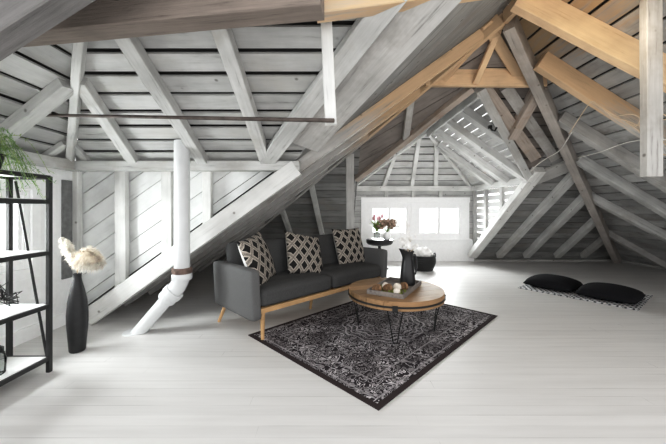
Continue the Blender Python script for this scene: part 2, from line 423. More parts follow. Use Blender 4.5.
PFL = pl3((FX0, FY0, FZ), VL, FH); PFR = pl3((FX1, FY0, FZ), VR, FH); PFE = pl3((FX0, FY0, FZ), (FX1, FY0, FZ), FH)
def onp(pl, x, y): return V((x, y, pl.z(x, y)))
def hipL(t): return CLc.lerp(AP, t)
def hipR(t): return CRc.lerp(AP, t)
XD, XV = V((1, 0, 0)), V((0, 1, 0))
# main left slope
hy = hipL((EB-DY)/(EB-AP.y))
vx = (DZ/ (AP.z/(AP.x-EL))) + EL
vtop = V((EL + (DZ+0.5*(DY-0.9))/(AP.z/(AP.x-EL)), 0.9, DZ+0.5*(DY-0.9)))
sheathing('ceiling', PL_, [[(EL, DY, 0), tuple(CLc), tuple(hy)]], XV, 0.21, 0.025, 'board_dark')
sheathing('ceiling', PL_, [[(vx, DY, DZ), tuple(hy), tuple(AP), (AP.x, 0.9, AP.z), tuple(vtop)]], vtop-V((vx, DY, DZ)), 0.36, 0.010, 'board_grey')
# left dormer slopes
sheathing('ceiling', PD_, [[(EL, DY, DZ), (vx, DY, DZ), tuple(vtop), tuple(HT)]], XD, 0.205, 0.030, 'board_white', lap=0.02)
sheathing('ceiling', PE_, [[(EL, DY, DZ), tuple(HT), (EL, 0.9, DZ)]], XV, 0.205, 0.026, 'board_white', lap=0.02)
# main right slope
sheathing('ceiling', PR_, [[tuple(AP), tuple(CRc), (ER, 0.9, 0), (AP.x, 0.9, AP.z)]], XV, 0.225, 0.028, 'board_right')
# main back slope either side of the window dormer
xh = lambda t: hipL(t)
tl = (FX0-EL)/(AP.x-EL); tr = (ER-FX1)/(ER-AP.x)
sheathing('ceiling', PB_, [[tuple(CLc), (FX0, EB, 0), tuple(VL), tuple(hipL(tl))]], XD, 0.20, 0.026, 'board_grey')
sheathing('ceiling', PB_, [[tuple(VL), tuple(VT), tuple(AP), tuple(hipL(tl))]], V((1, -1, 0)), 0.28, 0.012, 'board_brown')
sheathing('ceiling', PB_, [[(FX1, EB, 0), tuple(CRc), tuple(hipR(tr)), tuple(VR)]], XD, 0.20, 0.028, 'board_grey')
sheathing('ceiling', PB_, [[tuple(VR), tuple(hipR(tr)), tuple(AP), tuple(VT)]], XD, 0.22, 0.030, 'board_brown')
# front dormer
sheathing('ceiling', PFL, [[(FX0, FY0, FZ), tuple(FH), tuple(VT), tuple(VL)]], XV, 0.20, 0.02, 'board_white', lap=0.015)
sheathing('ceiling', PFR, [[(FX1, FY0, FZ), tuple(FH), tuple(VT), tuple(VR)]], XV, 0.15, 0.022, 'board_white', backing=False, lap=0.01)
sheathing('ceiling', PFE, [[(FX0, FY0, FZ), (FX1, FY0, FZ), tuple(FH)]], XD, 0.21, 0.022, 'board_white', lap=0.02)

# ------------------------------------------------------------------ floor and walls
bm = bmesh.new(); box(bm, ((EL+ER)/2, 2.85, -0.05), (ER-EL+0.3, 10.1, 0.1)); struct(obj('floor', bm, 'floor_paint'))
# left dormer cheek: diagonal boards
CHY = DY+0.06
cheek = Plane((0, CHY, 0), (0, -1, 0))
sheathing('wall_left_cheek', cheek, [[(EL, CHY, 0), (EL, CHY, DZ), (vx+0.2, CHY, DZ)]], V((1, 0, 0.70)), 0.20, 0.010, 'wall_paint')
def px_x(px, Y): return (px-CX)/F*Y
# left wall with its window opening
LW = EL
wy0, wy1, wz0, wz1 = 1.95, 3.02, 0.72, 1.50
bm = bmesh.new()
T = 0.08
for y0, y1, z0, z1 in ((0.3, wy0, 0, DZ), (wy1, DY+0.05, 0, DZ), (wy0, wy1, 0, wz0), (wy0, wy1, wz1, DZ)):
    box(bm, (LW-T/2, (y0+y1)/2, (z0+z1)/2), (T, y1-y0, z1-z0))
struct(obj('wall_left', bm, 'white_paint'))
def window(n, M, w, h, mull=1, cas=0.09, dep=0.05):
    """window in local XZ, room on -Y"""
    r = bpy.data.objects.new('window_%d' % n, None); COL.objects.link(r); r.matrix_basis = M; r['kind'] = 'structure'
    bm = bmesh.new()
    for x in (-w/2+cas/2, w/2-cas/2): box(bm, (x, 0, h/2), (cas, dep, h), bev=0.004)
    for z in (cas/2, h-cas/2): box(bm, (0, 0, z), (w-2*cas, dep, cas), bev=0.004)
    fr = obj('window_frame', bm, 'white_paint', r)
    iw = w-2*cas; ih = h-2*cas
    bm = bmesh.new(); k = 0.035
    step = iw/(mull+1)
    for i in range(mull+1):
        x0 = -iw/2+i*step
        for x in (x0+k/2, x0+step-k/2): box(bm, (x, 0.01, h/2), (k, 0.03, ih))
        for z in (cas+k/2, h-cas-k/2): box(bm, (x0+step/2, 0.01, z), (step-2*k, 0.03, k))
    obj('sash', bm, 'white_paint', r)
    for i in range(mull+1):
        bm = bmesh.new(); box(bm, (-iw/2+(i+0.5)*step, 0.012, h/2), (step-2*k, 0.006, ih-2*k)); obj('pane', bm, 'glass', r)
    return r
M = Matrix.Translation((LW-0.03, (wy0+wy1)/2, wz0)) @ Matrix.Rotation(PI/2, 4, 'Z')
window(3, M, wy1-wy0, wz1-wz0, 1, 0.06)
bm = bmesh.new()   # casing of the left window
for y in (wy0-0.05, wy1+0.05): box(bm, (LW+0.012, y, (wz0+wz1)/2), (0.024, 0.10, wz1-wz0+0.2), bev=0.004)
for z in (wz0-0.05, wz1+0.05): box(bm, (LW+0.012, (wy0+wy1)/2, z), (0.024, wy1-wy0, 0.10), bev=0.004)
struct(obj('trim_1', bm, 'white_paint'))
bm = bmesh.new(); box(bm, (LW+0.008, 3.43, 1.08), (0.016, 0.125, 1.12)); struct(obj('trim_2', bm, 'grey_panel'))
bm = bmesh.new(); box(bm, (LW+0.012, 1.85, 0.07), (0.024, 3.1, 0.14), bev=0.004); struct(obj('baseboard_left', bm, 'white_paint'))
# back wall round the two windows
WY = FY0
X = lambda px: px_x(px, WY)
Zp = lambda py: EYE + (CY-py)/F*WY
bm = bmesh.new()
wxa0, wxa1, wxb0, wxb1 = X(366), X(412), X(413), X(464)
wzb, wzt = Zp(239), Zp(202)
Mw = None
wallp = Plane((0, WY, 0), (0, -1, 0))
def rect(x0, x1, z0, z1): return [(x0, WY, z0), (x1, WY, z0), (x1, WY, z1), (x0, WY, z1)]
sheathing('wall_back', wallp, [rect(FX0-0.1, wxa0, 0, FZ), rect(wxb1, FX1+0.05, 0, FZ), rect(wxa0, wxb1, wzt, FZ), rect(wxa0, wxb1, 0, wzb)], XD, 0.14, 0.008, 'board_white')
window(1, Matrix.Translation(((wxa0+wxa1)/2, WY-0.02, wzb)), wxa1-wxa0, wzt-wzb, 1, 0.13)
window(2, Matrix.Translation(((wxb0+wxb1)/2, WY-0.02, wzb)), wxb1-wxb0, wzt-wzb, 1, 0.13)
bm = bmesh.new()
box(bm, ((X(361)+X(469))/2, WY-0.03, Zp(200)), (X(469)-X(361), 0.06, 0.13), bev=0.005)
box(bm, (X(363.5), WY-0.025, (wzb+wzt)/2), (0.13, 0.05, wzt-wzb+0.05), bev=0.005)
box(bm, (X(466), WY-0.025, (wzb+wzt)/2), (0.13, 0.05, wzt-wzb+0.05), bev=0.005)
box(bm, (X(412.5), WY-0.028, (wzb+wzt)/2), (0.10, 0.056, wzt-wzb), bev=0.005)
struct(obj('trim_3', bm, 'white_paint'))
bm = bmesh.new(); box(bm, ((X(361)+X(470))/2, WY-0.06, Zp(239.5)), (X(470)-X(361), 0.14, 0.04), bev=0.006); struct(obj('window_sill', bm, 'white_paint'))
bm = bmesh.new()
box(bm, ((X(362)+X(473))/2, WY-0.04, Zp(240.5)/2), (X(473)-X(362), 0.05, Zp(240.5)), bev=0.004)
struct(obj('trim_4', bm, 'white_paint'))
# right cheek of the window dormer
chk = Plane((FX1+0.03, 0, 0), (-1, 0, 0))
sheathing('wall_right_cheek', chk, [[(FX1+0.03, FY0, 0.0), (FX1+0.03, FY0, FZ), (FX1+0.03, VR.y, FZ)]], XV, 0.15, 0.045, 'board_white', backing=False)
chk2 = Plane((FX0-0.03, 0, 0), (1, 0, 0))
sheathing('wall_left_return', chk2, [[(FX0-0.03, FY0, 0.0), (FX0-0.03, FY0, FZ), (FX0-0.03, VL.y, FZ)]], XV, 0.15, 0.008, 'board_white')

for nm, c, sz in (('baseboard_back', ((EL+FX0)/2, EB-0.05, 0.02), (FX0-EL, 0.12, 0.05)), ('baseboard_back_right', ((ER+FX1)/2, EB-0.05, 0.02), (ER-FX1, 0.12, 0.05)),
                   ('baseboard_right', (ER-0.05, 4.3, 0.02), (0.12, 6.8, 0.05)), ('trim_5', (EL+0.05, 5.6, 0.02), (0.12, 4.1, 0.05))):
    bm = bmesh.new(); box(bm, c, sz, bev=0.004); struct(obj(nm, bm, 'grey_timber'))
# ------------------------------------------------------------------ timbers
W = 'white_timber'
# left dormer
timber('wall_plate', 'long whitewashed wall plate along the top of the diagonal-boarded wall', 'beam', (EL, DY-0.08, 1.75), (vx+0.08, DY-0.08, 1.75), 0.13, 0.11, (0, 0, -1), W)
timber('wall_plate', 'grey-white wall plate above the black shelf unit at the left edge', 'beam', (EL+0.07, 0.5, 1.75), (EL+0.07, DY-0.16, 1.75), 0.13, 0.11, (0, 0, -1), W)
on_plane('whitewashed rafter sloping down to the head of the white drain pipe', PD_, (113, 26), (203, 166), 0.115, 0.10, W)
on_plane('whitewashed rafter between the drain pipe rafter and the broad valley rafter', PD_, (214, 16), (266, 166), 0.115, 0.10, W)
on_plane('short whitewashed jack rafter meeting the right side of the upright hip rafter', PD_, (77, 84), (134, 167), 0.11, 0.09, W)
on_plane('short whitewashed jack rafter running down left above the shelf unit', PE_, (-8, 152), (71, 89), 0.13, 0.09, W)
on_plane('small brace left of the foot of the upright hip rafter', PE_, (40, 163), (67, 145), 0.08, 0.05, W, name='brace', cat='brace')
on_plane('small brace right of the foot of the upright hip rafter', PD_, (91, 167), (71, 146), 0.08, 0.05, W, name='brace', cat='brace')
on_plane('narrow whitewashed hip rafter standing upright in the left roof corner', PD_, (79, 25), (68.5, 166), 0.06, 0.11, 'bright_timber', name='hip_rafter')
vv = (vtop-V((vx, DY, DZ)))
timber('valley_rafter', 'broad grey-white valley rafter right of the spaced white roof boards', 'rafter', PD_.hit(266, 164, 0.10), PD_.hit(424, -40, 0.10), 0.17, 0.08, PD_.n, W)
timber('roof_plank', 'wide grey plank running up beside the broad valley rafter', 'plank', PD_.hit(301, 146, 0.05), PD_.hit(458.5, -39, 0.05), 0.40, 0.025, PD_.n, 'grey_timber')
# studs of the cheek wall
for px, w, lab in ((76, 0.10, 'white corner stud behind the pampas grass vase'), (122, 0.13, 'white wall stud midway along the diagonal boards'),
                   (168, 0.12, 'white wall stud directly left of the drain pipe'), (208, 0.10, 'short white wall stud directly right of the drain pipe')):
    x = px_x(px, DY)
    zb = max(0.0, (x-EL)*0.72)
    timber('wall_stud', lab, 'stud', (x, DY-0.04, zb-0.02 if zb > 0.1 else 0.0), (x, DY-0.04, 1.75), w, 0.075, (0, -1, 0), 'bright_timber')
# main left slope rafters (parallel, ending on the hip)
def left_rafter(Y, w, d, mat, lab, x0=EL+0.12, x1=None):
    if x1 is None: x1 = hipL((EB-Y)/(EB-AP.y)).x - 0.05 if Y > AP.y else AP.x-0.03
    a = onp(PL_, x0, Y)+PL_.n*d; b = onp(PL_, x1, Y)+PL_.n*d
    if a.z < 0.0:
        f = -a.z/(b.z-a.z); a = a.lerp(b, f)
    return timber('rafter', lab, 'rafter', a, b, w, d, PL_.n, mat)
left_rafter(3.42, 0.10, 0.19, 'bright_timber', 'thick bright white trimmer rafter rising from the floor behind the drain pipe', x1=-0.47)
left_rafter(3.57, 0.09, 0.14, 'fade_timber', 'long orange-topped rafter climbing from the white trimmer to the roof peak', x0=-2.7)
for Y, lab in ((4.08, 'second long rafter behind the white trimmer, orange near its top'), (4.62, 'third grey rafter of the slope above the sofa'),
               (5.15, 'fourth grey rafter of the slope above the sofa'), (5.70, 'fifth grey rafter of the slope, behind the sofa back'),
               (6.3, 'low grey rafter in the corner behind the sofa')):
    left_rafter(Y, 0.09, 0.15, 'fade_timber', lab)
nl = (PL_.n+PB_.n).normalized(); nr = (PR_.n+PB_.n).normalized()
timber('hip_rafter', 'long pale hip rafter edging the slope above the sofa', 'rafter', hipL(0.04)+nl*0.17, hipL(0.985)+nl*0.17, 0.06, 0.16, nl, 'fade_timber')
timber('hip_rafter', 'long grey hip rafter dropping from the peak to the far right corner', 'rafter', hipR(0.03)+nr*0.26, hipR(0.985)+nr*0.26, 0.12, 0.24, nr, 'hip_timber')
# back slope, left part
G = 'grey_timber'
on_plane('narrow grey rafter behind the middle sofa pillow', PB_, (308, 172), (323, 240), 0.10, 0.09, W)
on_plane('narrow grey rafter above the left half of the sofa back', PB_, (279, 204), (293, 243), 0.10, 0.09, W)
timber('post', 'upright pale wooden post standing behind the right end of the sofa', 'post', (0.28, 4.90, 0), (0.28, 4.90, 2.22), 0.13, 0.10, (0, -1, 0), W)
# between hip and window dormer
timber('valley_rafter', 'wide brownish valley rafter sloping up left of the window gable', 'rafter', VL+PB_.n*0.10+V((-0.03, 0, 0)), VT+PB_.n*0.10+V((-0.1, 0, 0)), 0.09, 0.15, PB_.n, 'blush_timber')
on_plane('short pale jack rafter between the long hip and the window gable', PB_, (412, 95), (406, 140), 0.10, 0.08, W)
timber('valley_rafter', 'pale valley rafter sloping down right of the window gable', 'rafter', VT+PB_.n*0.12, VR+PB_.n*0.12, 0.12, 0.12, PB_.n, W)
on_plane('broad pale rafter beside the right window valley', PB_, (484, 88), (536, 160), 0.17, 0.08, 'blush_timber')
on_plane('broad grey rafter left of the right hip below the collar beam', PB_, (506, 88), (556, 160), 0.15, 0.07, G)
on_plane('short inclined strut forming a V below the orange collar beam', PB_, (513, 140), (543, 88), 0.13, 0.16, 'blush_timber', name='strut', cat='strut')
on_plane('bare orange jack rafter right of the king strut above the collar beam', PB_, (487, 24), (520, 78), 0.12, 0.07, 'fade_timber')
on_plane('broad grey header board between the right trimmer rafter and the hip', PB_, (526, 184), (578, 163), 0.30, 0.05, G, name='header_board', cat='board')
Yc = 3.98
timber('collar_beam', 'bare orange collar beam below the roof peak', 'beam', (1.22, Yc, 2.935), (2.82, Yc, 2.935), 0.07, 0.235, (0, 0, -1), 'bare_timber')
timber('strut', 'bare king strut from the collar beam up to the roof peak', 'strut', at(476, 84, 3.90), at(509, 6, 3.40), 0.075, 0.06, (0, -1, 0.1), 'bare_timber')
timber('strut', 'slanting bare strut crossing left from the peak towards the collar beam end', 'strut', at(443, 80, 3.94), at(503, 14, 3.45), 0.08, 0.05, (0, -1, 0.1), 'fade_timber')
# back slope, right part
fb = lambda a, b, w, d, m, lab: on_plane(lab, PB_, a, b, w, d, m)
fb((473, 258), (541, 172), 0.20, 0.13, 'bright_timber', 'bright white trimmer rafter rising right of the window panel')
fb((500, 258), (579, 174), 0.14, 0.13, W, 'second whitewashed rafter right of the window, long and pale')
fb((527, 258), (592, 194), 0.14, 0.13, W, 'third whitewashed rafter right of the window')
fb((558, 258), (601, 219), 0.13, 0.13, W, 'fourth whitewashed rafter right of the window, behind the black floor cushions')
fb((584, 258), (609, 238), 0.12, 0.12, G, 'shortest grey rafter beside the far right corner')
# right slope
def rr(a, b, w, d, m, lab):
    p0, p1 = PR_.hit(*a, d), PR_.hit(*b, d); u = (p1-p0).normalized()
    t = min((p0.z-0.06)/-u.z, (p0.y-1.0)/-u.y if u.y < -1e-4 else 99)     # run on down to the eave
    return timber('rafter', lab, 'rafter', p0, p0+u*t, w, d, PR_.n, m)
rr((512, 8), (700, 107), 0.10, 0.26, 'bare_timber', 'thick bare orange rafter running from the peak to the upper right edge')
rr((535, 68), (700, 174), 0.10, 0.22, 'fade_timber', 'second rafter below the thick orange rafter, orange fading to grey')
rr((556, 122), (700, 212), 0.12, 0.17, G, 'third rafter of the right slope, grey, under the loose cables')
rr((575, 162), (700, 238), 0.12, 0.15, W, 'fourth rafter of the right slope, pale grey')
rr((589, 200), (700, 259), 0.12, 0.14, W, 'fifth rafter of the right slope, low and pale')
rr((600, 232), (664, 268.5), 0.12, 0.12, G, 'lowest short rafter of the right slope beside the corner')
# ridge
timber('ridge_beam', 'bare orange ridge beam at the very top of the roof', 'beam', (AP.x, 0.95, 3.42), (AP.x, 3.42, 3.42), 0.06, 0.16, (0, 0, -1), 'bare_timber')
# front dormer timbers
timber('wall_plate', 'white wall plate above the two far windows', 'beam', (FX0-0.05, FY0-0.07, FZ-0.11), (FX1+0.05, FY0-0.07, FZ-0.11), 0.13, 0.12, (0, 0, -1), 'bright_timber')
timber('wall_plate', 'white wall plate running forward over the open studs right of the windows', 'beam', (FX1-0.02, FY0-0.14, FZ-0.11), (FX1-0.02, VR.y-0.1, FZ-0.11), 0.13, 0.12, (0, 0, -1), 'bright_timber')
for px, lab in ((387, 'first'), (414, 'middle'), (441, 'third')):
    on_plane('slim white rafter in the gable end over the windows, %s from the left' % lab, PFE, ({387: 396, 414: 419.5, 441: 437}[px], {387: 154, 414: 139, 441: 142}[px]), ({387: 384, 414: 412, 441: 436}[px], 187), 0.09, 0.08, 'bright_timber')
hl = (PFL.n+PFE.n).normalized(); hr = (PFR.n+PFE.n).normalized()
timber('hip_rafter', 'thin white hip rafter on the left of the window gable', 'rafter', V((FX0+0.05, FY0-0.05, FZ+0.03))+hl*0.08, FH+hl*0.08, 0.07, 0.07, hl, 'bright_timber')
timber('hip_rafter', 'thin white hip rafter on the right of the window gable', 'rafter', V((FX1-0.05, FY0-0.05, FZ+0.03))+hr*0.08, FH+hr*0.08, 0.07, 0.07, hr, 'bright_timber')
timber('ridge_beam', 'white ridge board of the window gable', 'beam', (FXc, VT.y, FRZ-0.16), (FXc, FH.y, FRZ-0.16), 0.045, 0.14, (0, 0, -1), W)
for Y, o in ((4.75, 'nearest the room'), (5.4, 'second from the room'), (6.0, 'third from the room'), (6.55, 'nearest the windows')):
    yv = VT.y + (VR.y-VT.y)*0
    # where the valley meets this rafter
    if Y < VR.y: f = (Y-VT.y)/(VR.y-VT.y); xe = FXc+(FX1-FXc)*f
    else: xe = FX1-0.05
    xs = FXc+0.06
    if Y > FH.y: xs = FXc + (FX1-FXc)*(Y-FH.y)/(FY0-FH.y)+0.08
    timber('rafter', 'whitewashed rafter on the right side of the window gable, %s' % o, 'rafter', onp(PFR, xs, Y)+PFR.n*0.12, onp(PFR, xe, Y)+PFR.n*0.12, 0.15, 0.12, PFR.n, W)
for px, Y, lab in ((472, FY0-0.10, 'pale corner stud right of the far windows'), (488, 7.0, 'pale open stud midway in the gap right of the windows'), (506, 6.35, 'short pale open stud above the white trimmer rafter')):
    zb = max(0.05, PB_.z(0, Y)) if Y < FY0-0.2 else 0.12
    timber('wall_stud', lab, 'stud', (FX1-0.01, Y, zb), (FX1-0.01, Y, FZ-0.11), 0.10, 0.07, (-1, 0, 0), W)
for px, l in ((386, 'left'), (413, 'middle'), (440, 'right')):
    x = X(px)
    timber('wall_stud', 'stubby white cripple stud over the windows, %s of three' % l, 'stud', (x, FY0-0.05, Zp(198)), (x, FY0-0.05, FZ-0.11), 0.09, 0.05, (0, -1, 0), W)
# overhead timbers close to the camera
timber('tie_beam', 'dark brown rough tie beam overhead across the upper left', 'beam', (-2.55, 2.02, 2.40), (-0.06, 1.72, 2.43), 0.15, 0.40, (0, 0, -1), 'brown_timber')
timber('rafter', 'dark grey rough rafter overhead in the top left corner', 'rafter', (-2.19, 1.50, 1.765), (-0.64, 1.50, 2.785), 0.13, 0.30, V((0.55, 0, -0.83)), 'weathered_timber')
timber('tie_beam', 'pale bare beam overhead from the tie beam towards the peak', 'beam', at(318, 18.5, 1.85), at(500, -7, 1.98), 0.11, 0.20, (0, 0, -1), 'fade_timber')
timber('hanging_board', 'narrow white hanging board dropping from the tie beam to the iron rod', 'board', at(331, 124, 1.96), at(325.5, 8, 1.96), 0.075, 0.04, (0, -1, 0), 'bright_timber')
timber('post', 'pale wooden hanging post at the upper right edge', 'post', (2.69, 2.50, 1.58), (2.69, 2.50, 3.08), 0.135, 0.07, (0, -1, 0), 'grey_timber')
bm = bmesh.new(); tube(bm, [at(36, 115, 2.66), at(150, 117, 2.42), at(334, 120.5, 1.93)], 0.014, 8)
tagp(obj('iron_rod', bm, 'rod_metal', smooth=True), 'thin dark iron tie rod crossing the left roof slope', 'rod')
# hooks
bm = bmesh.new(); c = PFR.hit(490, 127, 0.13)
tube(bm, [c, c+V((0, -0.05, -0.06)), c+V((0.03, -0.08, -0.08)), c+V((0.06, -0.08, -0.03))], 0.014, 6); box(bm, c+V((0, 0, 0.0)), (0.05, 0.05, 0.05), bev=0.008)
tagp(obj('hook', bm, 'black_metal'), 'small black iron hook on the right slope of the window gable', 'hook')
# loose cables
def cable(lab, pts, r=0.006, mat='cable_tan'):
    bm = bmesh.new()
    P = [V(p) for p in pts]; out = []
    for i in range(len(P)-1):
        p0, p1, p2, p3 = P[max(i-1, 0)], P[i], P[i+1], P[min(i+2, len(P)-1)]
        for k in range(6):
            t = k/6; out.append(0.5*((2*p1)+(p2-p0)*t+(2*p0-5*p1+4*p2-p3)*t*t+(3*p1-p0-3*p2+p3)*t**3))
    out.append(P[-1]); tube(bm, out, r, 6)
    return tagp(obj('cable', bm, mat, smooth=True), lab, 'cable', None)
RC = lambda px, py, off=0.30: PR_.hit(px, py, off)
cable('tan cable looping over the rafters at the upper right and hanging left of the coil', [RC(569, 134), RC(578, 120), RC(590, 103), RC(597, 104), RC(612, 116), RC(630, 122), RC(650, 132), RC(670, 148)])
cable('coiled loose tan cable beside the hanging post', [RC(640, 128), RC(642, 115), RC(655, 112), RC(668, 118), RC(650, 124), RC(644, 135), RC(660, 142), RC(672, 138)])
cable('pale cable sagging across the third right rafter', [RC(577, 158, 0.2), RC(600, 152, 0.22), RC(625, 143, 0.24), RC(650, 139, 0.3), RC(672, 140, 0.3)], mat='light_wire')
cable('pale cable bowing up from the window gable corner to the hip', [PB_.hit(530, 172, 0.2), PB_.hit(537, 165, 0.2), PB_.hit(547, 158, 0.2), PB_.hit(560, 150, 0.22), RC(572, 132, 0.24)], 0.008, 'light_wire')
cable('short tan cable bunched under the orange rafter', [RC(618, 116), RC(630, 114), RC(640, 118), RC(636, 126), RC(626, 122), RC(640, 132), RC(655, 150), RC(668, 156)])

# ------------------------------------------------------------------ drain pipe
pr = 0.078
pipe = thing('drain_pipe', 'white painted drain pipe with elbow coming down through the floor', 'pipe', (-2.12, 3.18, 0))
pb = V((-2.12, 3.18, 0)); pe = V((-1.60, 3.18, 0.63))
loc = lambda p: V(p)-pb
bm = bmesh.new(); tube(bm, [loc((-1.60, 3.18, 0.62)), loc((-1.60, 3.18, 2.03))], pr, 24); obj('vertical_pipe', bm, 'pipe_paint', pipe, smooth=True, sharp=40)
bm = bmesh.new()
e0, e1, e2 = V((-1.60, 3.18, 0.64)), V((-1.60, 3.18, 0.52)), V((-1.72, 3.18, 0.40))
crv = [e0.lerp(e1, t).lerp(e1.lerp(e2, t), t) for t in [i/8 for i in range(9)]]
tube(bm, [loc(p) for p in crv], pr*1.08, 24); obj('elbow', bm, 'pipe_paint', pipe, smooth=True, sharp=40)
bm = bmesh.new(); tube(bm, [loc(V((-1.72, 3.18, 0.40))), loc(V((-2.09, 3.18, -0.03)))], pr*0.86, 24); obj('lower_pipe', bm, 'pipe_paint', pipe, smooth=True, sharp=40)
for a, b, r, m, nm in ((e0+V((0, 0, -0.01)), e0+V((0, 0, 0.05)), pr*1.28, 'rust_ring', 'collar'), (e0+V((0, 0, -0.075)), e0+V((0, 0, -0.01)), pr*1.30, 'pipe_paint', 'collar'),
                   (e2+V((0.05, 0, 0.05)), e2+V((-0.005, 0, -0.005)), pr*1.34, 'pipe_paint', 'collar'), (e2+V((-0.005, 0, -0.005)), e2+V((-0.05, 0, -0.05)), pr*1.22, 'pipe_paint', 'collar')):
    bm = bmesh.new(); tube(bm, [loc(a), loc(a.lerp(b, .15)), loc(a.lerp(b, .85)), loc(b)], [r*0.94, r, r, r*0.94], 24); o = obj(nm, bm, m, pipe, smooth=True, sharp=40)
    if m == 'rust_ring': o['label'] = 'rusty brown pipe collar'
bm = bmesh.new(); lathe(bm, [(pr*1.25, 0), (pr*1.2, 0.012), (pr*0.8, 0.014)], 24); obj('floor_flange', bm, 'pipe_paint', pipe, smooth=True, sharp=40)

# ------------------------------------------------------------------ rug
rc = V((0.567, 3.387, 0)); ra = math.radians(45.2); hx, hy_ = 1.218, 0.826
rug_mat(hx, hy_)
bm = bmesh.new(); box(bm, (0, 0, 0.005), (hx*2, hy_*2, 0.010), bev=0.003)
rug = obj('rug', bm, 'rug_pattern', None, Matrix.Translation(rc) @ Matrix.Rotation(ra, 4, 'Z'))
tagp(rug, 'dark charcoal patterned area rug under the round coffee table', 'rug')

# ------------------------------------------------------------------ sofa
sofa = thing('sofa', 'charcoal fabric sofa with oak base rail and tapered legs', 'sofa', (-0.285, 3.94, 0), PI/4)
sl = 1.0
def dimples(n, xs, ys, axis):
    return n
def seat_fn(x0, w):
    def f(n):
        b = 0.0
        if n.z > 0.5:
            b = 0.028*(1-n.x**4)*(1-n.y**4)
            for ux in (-0.5, 0.0, 0.5):
                for uy in (-0.25, 0.35):
                    d2 = ((n.x-ux)*w/2)**2 + ((n.y-uy)*0.34)**2
                    b -= 0.032*math.exp(-d2/0.0022)
        return (0, 0, b)
    return f
for s in (-1, 1):
    bm = bmesh.new(); rbox(bm, (s*sl/2, -0.06, 0.415), (sl-0.006, 0.70, 0.17), 0.045, 18, seat_fn(0, sl)); obj('seat_cushion', bm, 'sofa_fabric', sofa, smooth=True)
def back_fn(w):
    def f(n):
        b = 0.0
        if n.y < -0.5:
            b = -0.03*(1-n.x**4)*(1-n.z**4)
            for ux in (-0.5, 0.0, 0.5):
                for uz in (-0.35, 0.3):
                    d2 = ((n.x-ux)*w/2)**2 + ((n.z-uz)*0.26)**2
                    b += 0.032*math.exp(-d2/0.0022)
        return (0, b, 0)
    return f
for s in (-1, 1):
    bm = bmesh.new()
    Mb = Matrix.Translation((s*sl/2, 0.28, 0.66)) @ Matrix.Rotation(math.radians(-13), 4, 'X')
    rbox(bm, (0, 0, 0), (sl-0.006, 0.16, 0.54), 0.05, 18, back_fn(sl), Mb); obj('back_cushion', bm, 'sofa_fabric', sofa, smooth=True)
for s in (-1, 1):
    bm = bmesh.new()
    Ma = Matrix.Translation((s*(sl+0.065), -0.0, 0.47)) @ Matrix.Rotation(math.radians(s*3), 4, 'Y')
    rbox(bm, (0, 0, 0), (0.115, 0.86, 0.50), 0.035, 10, None, Ma); obj('armrest', bm, 'sofa_arm_fabric', sofa, smooth=True)
bm = bmesh.new()
for y in (-0.385, 0.33): box(bm, (0, y, 0.30), (2.0, 0.035, 0.05), bev=0.005)
for x in (-0.985, 0.985): box(bm, (x, -0.03, 0.30), (0.035, 0.70, 0.05), bev=0.005)
box(bm, (0, -0.03, 0.315), (1.94, 0.68, 0.02))
obj('base_rail', bm, 'oak', sofa)
for sx in (-1, 1):
    for y in (-0.375, 0.35):
        bm = bmesh.new()
        ox, oy = (0.0, 0.0) if y < 0 else (sx*0.09, 0.07)
        if sx > 0 and y < 0: ox = 0.02
        tube(bm, [(sx*0.965, y, 0.30), (sx*0.965+ox, y+oy, 0.0)], [0.026, 0.017], 12); obj('leg', bm, 'oak', sofa, smooth=True, sharp=40)
bm = bmesh.new(); tube(bm, [(0, -0.03, 0.30), (0, 0.02, 0.0)], [0.026, 0.017], 12); obj('leg', bm, 'oak', sofa, smooth=True, sharp=40)

def pillow_bm(w=0.46, t=0.17, n=22, pw=0.42, pin=0.07):
    bm = bmesh.new()
    def pos(i, j, s):
        u = -1+2*i/n; v = -1+2*j/n
        k = 1-pin*(1-abs(v)**2)*abs(u)**3; l = 1-pin*(1-abs(u)**2)*abs(v)**3
        h = ((1-u*u)*(1-v*v))**pw
        return V((u*w/2*k, s*t/2*h, v*w/2*l))
    g = {}
    for s in (-1, 1):
        for i in range(n+1):
            for j in range(n+1):
                if s == 1 and (i in (0, n) or j in (0, n)): g[s, i, j] = g[-1, i, j]; continue
                g[s, i, j] = bm.verts.new(pos(i, j, s))
        for i in range(n):
            for j in range(n):
                q = [g[s, i, j], g[s, i+1, j], g[s, i+1, j+1], g[s, i, j+1]]
                bm.faces.new(q if s == -1 else q[::-1])
    return bm
RS = Matrix.Translation((-0.285, 3.94, 0)) @ Matrix.Rotation(PI/4, 4, 'Z')
for lx, ly, lz, yaw, lean, roll, lab in ((-0.80, -0.02, 0.745, 34, -20, -8, 'black and cream lattice pillow by the left sofa arm with white back showing'),
                                   (-0.10, 0.02, 0.73, 2, -26, 14, 'black and cream lattice pillow leaning in the middle of the sofa'),
                                   (0.80, 0.045, 0.75, -4, -18, 0, 'black and cream lattice pillow at the right end of the sofa')):
    Mp = RS @ Matrix.Translation((lx, ly, lz)) @ Matrix.Rotation(math.radians(yaw), 4, 'Z') @ Matrix.Rotation(math.radians(lean), 4, 'X') @ Matrix.Rotation(math.radians(roll), 4, 'Y')
    o = obj('pillow', pillow_bm(0.57, 0.18), 'lattice_fabric', None, Mp, smooth=True)
    tagp(o, lab, 'pillow', 'lattice pillows on the sofa')

# ------------------------------------------------------------------ coffee table
tx, ty = 0.68, 3.27
tab = thing('coffee_table', 'round wooden coffee table with black hairpin legs on the rug', 'table', (tx, ty, 0.010), math.radians(20))
bm = bmesh.new()
